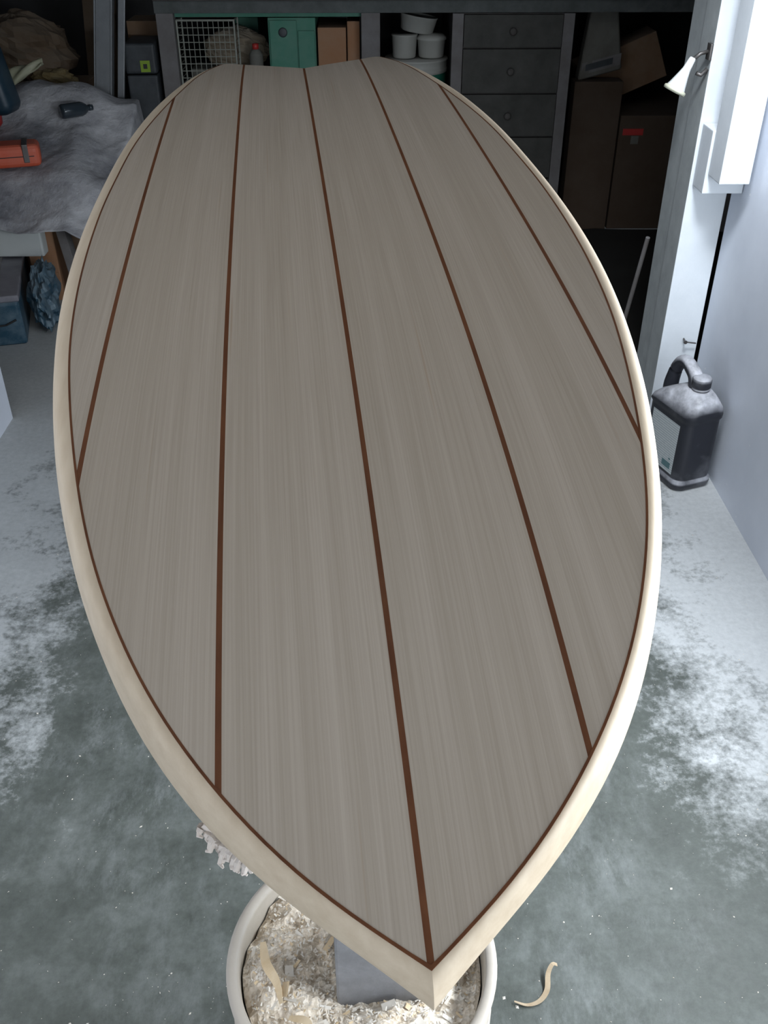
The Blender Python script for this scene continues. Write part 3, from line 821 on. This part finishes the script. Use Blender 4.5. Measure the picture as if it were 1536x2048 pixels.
# block the sack stands on
finish(obj('wooden_crate', boxbm(.80, .985, 3.865, 3.945, 0, .565, .003), M['card_dark']), 'dark narrow crate under the paper sack right of the drawers', 'crate')

# ------------------------------------------------------------------ left of the bench
def lean(bm, dx, zc=.72):
    for v in bm.verts: v.co.x += dx*(v.co.z-zc)
    return bm
al = thing('aluminium_rail', 'tall grey aluminium rail standing upright left of the bench', 'rail', (-.905, 3.68, 0))
bm = boxbm(-.030, .022, 0, .030, 0, 1.30, .002)
obj('web', lean(bm, .16), M['alu'], al)
for x0, x1 in ((-.035, -.0305), (.0225, .028)):
    obj('flange', lean(boxbm(x0, x1, -.006, .036, 0, 1.30, .001), .16), M['alu'], al)
bm = lean(boxbm(-.862, -.838, 3.70, 3.715, 0, 1.25, .002), .16)
finish(obj('aluminium_strip', bm, M['alu']), 'narrower aluminium strip standing close beside the tall grey rail', 'strip')

db = thing('tool_case', 'dark upright tool case with a lime green label left of the bench', 'case', (-.800, 3.76, 0), math.radians(3))
obj('body', boxbm(-.058, .052, 0, .20, 0, .610, .008, 3), M['dark'], db)
obj('lid', boxbm(-.060, .054, -.003, .203, .614, .715, .012, 3), M['dark'], db)
lb = obj('label', boxbm(-.004, .030, -.0055, -.0032, .622, .660), M['lime'], db)
obj('label_print', boxbm(.006, .020, -.0062, -.0056, .633, .649), M['black'], lb)
finish(obj('cardboard_box', boxbm(-.885, -.748, 3.985, 4.15, 0, .76, .003), M['card']), 'tall dark brown carton standing behind the tool case', 'box')

M['card_dim'] = dusty('grimy_brown_paper', (.085, .055, .032), (.15, .125, .095), .4, .9, 10)
# the pile under grey sheeting: cartons on the floor, sheeting thrown over them
def ss(a, b, x):
    t = min(1, max(0, (x-a)/(b-a))); return t*t*(3-2*t)
def sheet_z(x, y):
    base = .30 + .12*ss(3.05, 3.22, y) + .07*ss(3.2, 3.42, y) + .06*ss(3.4, 3.62, y)
    base += .055*ss(3.35, 3.6, y)*ss(-.84, -1.02, x) - .05*ss(-.98, -.84, x)*ss(3.1, 3.3, y)*(1-ss(3.35, 3.6, y))
    base += .026*noise.noise(Vector((x*4, y*3, 1))) + .009*noise.noise(Vector((x*11+y*5, y*8, 4)))
    base += .005*(1-abs(noise.noise(Vector((x*9-y*6, y*8+x*3, 9))))*3) if abs(noise.noise(Vector((x*9-y*6, y*8+x*3, 9)))) < .33 else 0
    return base
bm = bmesh.new(); nx, ny = 120, 110; X0, X1, Y0, Y1 = -1.85, -.81, 3.035, 3.64
rows = []
for j in range(ny+1):
    row = []
    for i in range(nx+1):
        u = i/nx; v = j/ny; y = Y0 + (Y1-Y0)*v
        x1 = -.872 + .075*ss(3.05, 3.6, y) + .014*noise.noise(Vector((y*9, 0, 2)))
        uu = min(u/.94, 1); x = X0 + (x1-X0)*uu
        z = sheet_z(x, y)
        if v < .06:
            k = (.06-v)/.06; y = Y0 + (Y1-Y0)*.06*(1-.9*k) + .018*noise.noise(Vector((x*9, 0, 5)))*k; z -= .022*k
        if u > .94:
            k = (u-.94)/.06; x += .010*k; z -= (.10 + .05*noise.noise(Vector((0, y*9, 3))))*k
        if u > .86 and v < .22: z -= .11*((u-.86)/.14)*(1-v/.22)
        row.append(bm.verts.new((x, y, z)))
    rows.append(row)
for a, b_ in zip(rows[:-1], rows[1:]):
    for i in range(nx): bm.faces.new((a[i], a[i+1], b_[i+1], b_[i]))
so = finish(obj('plastic_sheet', bm, M['sheet'], smooth=True), 'crumpled grey plastic sheeting draped over the low pile left of the board', 'plastic sheet')
sm = so.modifiers.new('thickness', 'SOLIDIFY'); sm.thickness = .0015

bx = thing('brown_carton', 'orange brown carton standing under the corner of the grey sheeting', 'carton', (-1.038, 3.145, 0))
obj('body', boxbm(-.093, 0, 0, .10, 0, .255, .003), M['card_orange'], bx)
obj('carton_flap', boxbm(-.089, -.004, -.004, -.0005, .03, .10, .001), M['card_orange'], bx)
finish(obj('foam_block', boxbm(-1.32, -1.058, 3.085, 3.138, .175, .270, .006), M['foam']), 'smooth white foam block lying on the back of the bin against the brown carton', 'foam block')
finish(obj('cardboard_box', boxbm(-1.75, -.93, 3.31, 3.60, 0, .36, .004), M['card']), 'wide cardboard box wholly covered by the grey sheeting', 'box')
sc_ = lean(boxbm(-.985, -.955, 3.11, 3.16, 0, .27, .002), -.12, 0)
finish(obj('wood_offcut', sc_, M['bench_pale']), 'pale wooden offcut standing under the sheeting beside the brown carton', 'offcut')

# dusty blue bin with its lid and a crumpled bag at its side
bn = thing('storage_bin', 'dusty dark blue plastic bin on the floor at the left edge', 'bin', (-1.060, 2.775, 0), math.radians(14))
bm = boxbm(-.34, 0, 0, .50, 0, .145, .012, 3)
for v in bm.verts: k = 1 - .04*(1-v.co.z/.145); v.co.y = .25 + (v.co.y-.25)*k
obj('body', bm, M['bin'], bn)
bm = boxbm(-.345, .004, -.008, .508, .146, .166, .006, 3)
obj('lid', bm, M['bin_lid'], bn)
obj('lid_rib', boxbm(-.075, -.060, .03, .47, .166, .173, .003), M['bench_pale'], bn)
bm = bmesh.new(); tube(bm, [(-.25, .004, .075), (-.12, .001, .068), (-.05, .0, .072), (-.018, .0, .086)], .003, 8)
obj('seam_wire', bm, M['black'], bn)
crumple('plastic_bag', -1.040, 2.965, 0, .044, .14, .10, M['bin'], 'crumpled dusty blue plastic bag squeezed against the side of the bin', 'bag', 11, .32, 44)

bpy.data.objects['plastic_bag'].rotation_euler.z = math.radians(12)
# loose things on the sheeting
tp = thing('tool_roll_case', 'orange red plastic case with a dark clasp lying on the grey sheeting', 'case', (-1.155, 3.225, max(sheet_z(-1.155+a, 3.225+.25*a) for a in (-.16, -.1, -.05, 0, .05, .1))), math.radians(16))
obj('body', boxbm(-.16, .10, -.050, .050, 0, .070, .022, 4), M['orange'], tp)
obj('seam', boxbm(-.150, .080, -.0512, -.0502, .034, .0365), M['black'], tp)
obj('clasp', boxbm(.046, .064, -.0525, .051, .016, .072, .002), M['steel'], tp)
bm = lathe([(0, 0), (.05, 0), (.058, .01), (.06, .04), (.05, .065), (0, .07)], 32)
finish(obj('red_cap', bm, M['red'], smooth=True, loc=(-1.275, 3.40, max(sheet_z(-1.275+a, 3.40+b_) for a in (-.05, 0, .05) for b_ in (-.05, 0, .05))-.004)), 'round red plastic cap behind the orange case at the left edge', 'cap')
def lying_bottle(name, loc, rz, L, r, m, label, cat):
    o = thing(name, label, cat, loc, rz)
    bm = lathe([(0, 0), (r*.9, 0), (r, .006), (r, L*.62), (r*.8, L*.74), (r*.35, L*.86), (r*.32, L*.9), (0, L*.9)], 32); xform(bm, Matrix.Translation((0, 0, r)) @ Matrix.Rotation(PI/2, 4, 'Y'))
    obj('body', bm, m, o, smooth=True)
    bm = lathe([(0, L*.88), (r*.42, L*.88), (r*.42, L), (0, L)], 24); xform(bm, Matrix.Translation((0, 0, r)) @ Matrix.Rotation(PI/2, 4, 'Y'))
    obj('cap', bm, m, o, smooth=True)
    return o
M['gloss'] = mat('glossy_dark_bottle')[0]; gb = M['gloss'].node_tree.nodes['Principled BSDF']; gb.inputs['Base Color'].default_value = (.03, .04, .05, 1); gb.inputs['Roughness'].default_value = .08
bump(M['gloss'].node_tree, gb, noise_tex(M['gloss'].node_tree, 20).outputs[0], .1, .003)
lying_bottle('dark_bottle', (-1.025, 3.44, .528), math.radians(40), .115, .024, M['gloss'], 'glossy dark bottle lying half sunk in the grey sheeting', 'bottle')
blue = thing('blue_canister', 'dark blue plastic canister at the upper left edge above the sheeting', 'canister', (-1.235, 3.40, .555), math.radians(-8))
bm = boxbm(-.11, .075, -.05, .06, 0, .24, .035, 4)
for v in bm.verts:
    k = v.co.z/.24; v.co.x += -.05*k*k + .02*math.sin(k*3)
M['canister'] = dusty('dark_blue_plastic', (.006, .024, .042), (.06, .10, .13), .4, .4, 9)
obj('body', bm, M['canister'], blue, smooth=True)
bm = lathe([(0, .24), (.03, .24), (.03, .27), (0, .272)], 24, -.10, 0)
obj('cap', bm, M['dark'], blue, smooth=True)
bm = bmesh.new(); n = 30; rows = []
for i in range(n+1):
    t = i/n
    rows.append([])
    for k in range(13):
        a = k/12*PI; rr = .045*(1-.75*t) + .006*math.sin(t*9+k)
        rows[-1].append(bm.verts.new((-1.20 + .125*t, 3.50 + rr*math.cos(a), .615 + .075*t + rr*math.sin(a)*1.2)))
for a, b_ in zip(rows[:-1], rows[1:]):
    for k in range(12): bm.faces.new((a[k], a[k+1], b_[k+1], b_[k]))
cw = finish(obj('clear_wrap', bm, M['clear'], smooth=True), 'shiny clear plastic wrap with an olive tint right of the blue canister', 'plastic wrap')
cw.modifiers.new('thickness', 'SOLIDIFY').thickness = .003
finish(obj('cardboard_box', boxbm(-1.75, -1.06, 3.70, 4.1, 0, .555, .004), M['card']), 'wide dark cardboard box behind the sheeted pile', 'box')
crumple('paper_bag', -1.27, 3.90, .556, .19, .14, .13, M['card_dim'], 'crumpled brown paper bag on the wide box behind the sheeting', 'bag', 37, .20, 40)
crumple('ochre_cloth', -1.13, 3.79, .556, .075, .05, .040, M['cloth'], 'crumpled ochre cloth lying at the foot of the brown paper bag', 'cloth', 31, .3, 30)
finish(obj('leaning_plank', lean(boxbm(-1.10, -.975, 4.2, 4.24, 0, 1.4, .003), .08), M['card_dim']), 'dark brown plank standing upright behind the sheeted pile', 'plank')
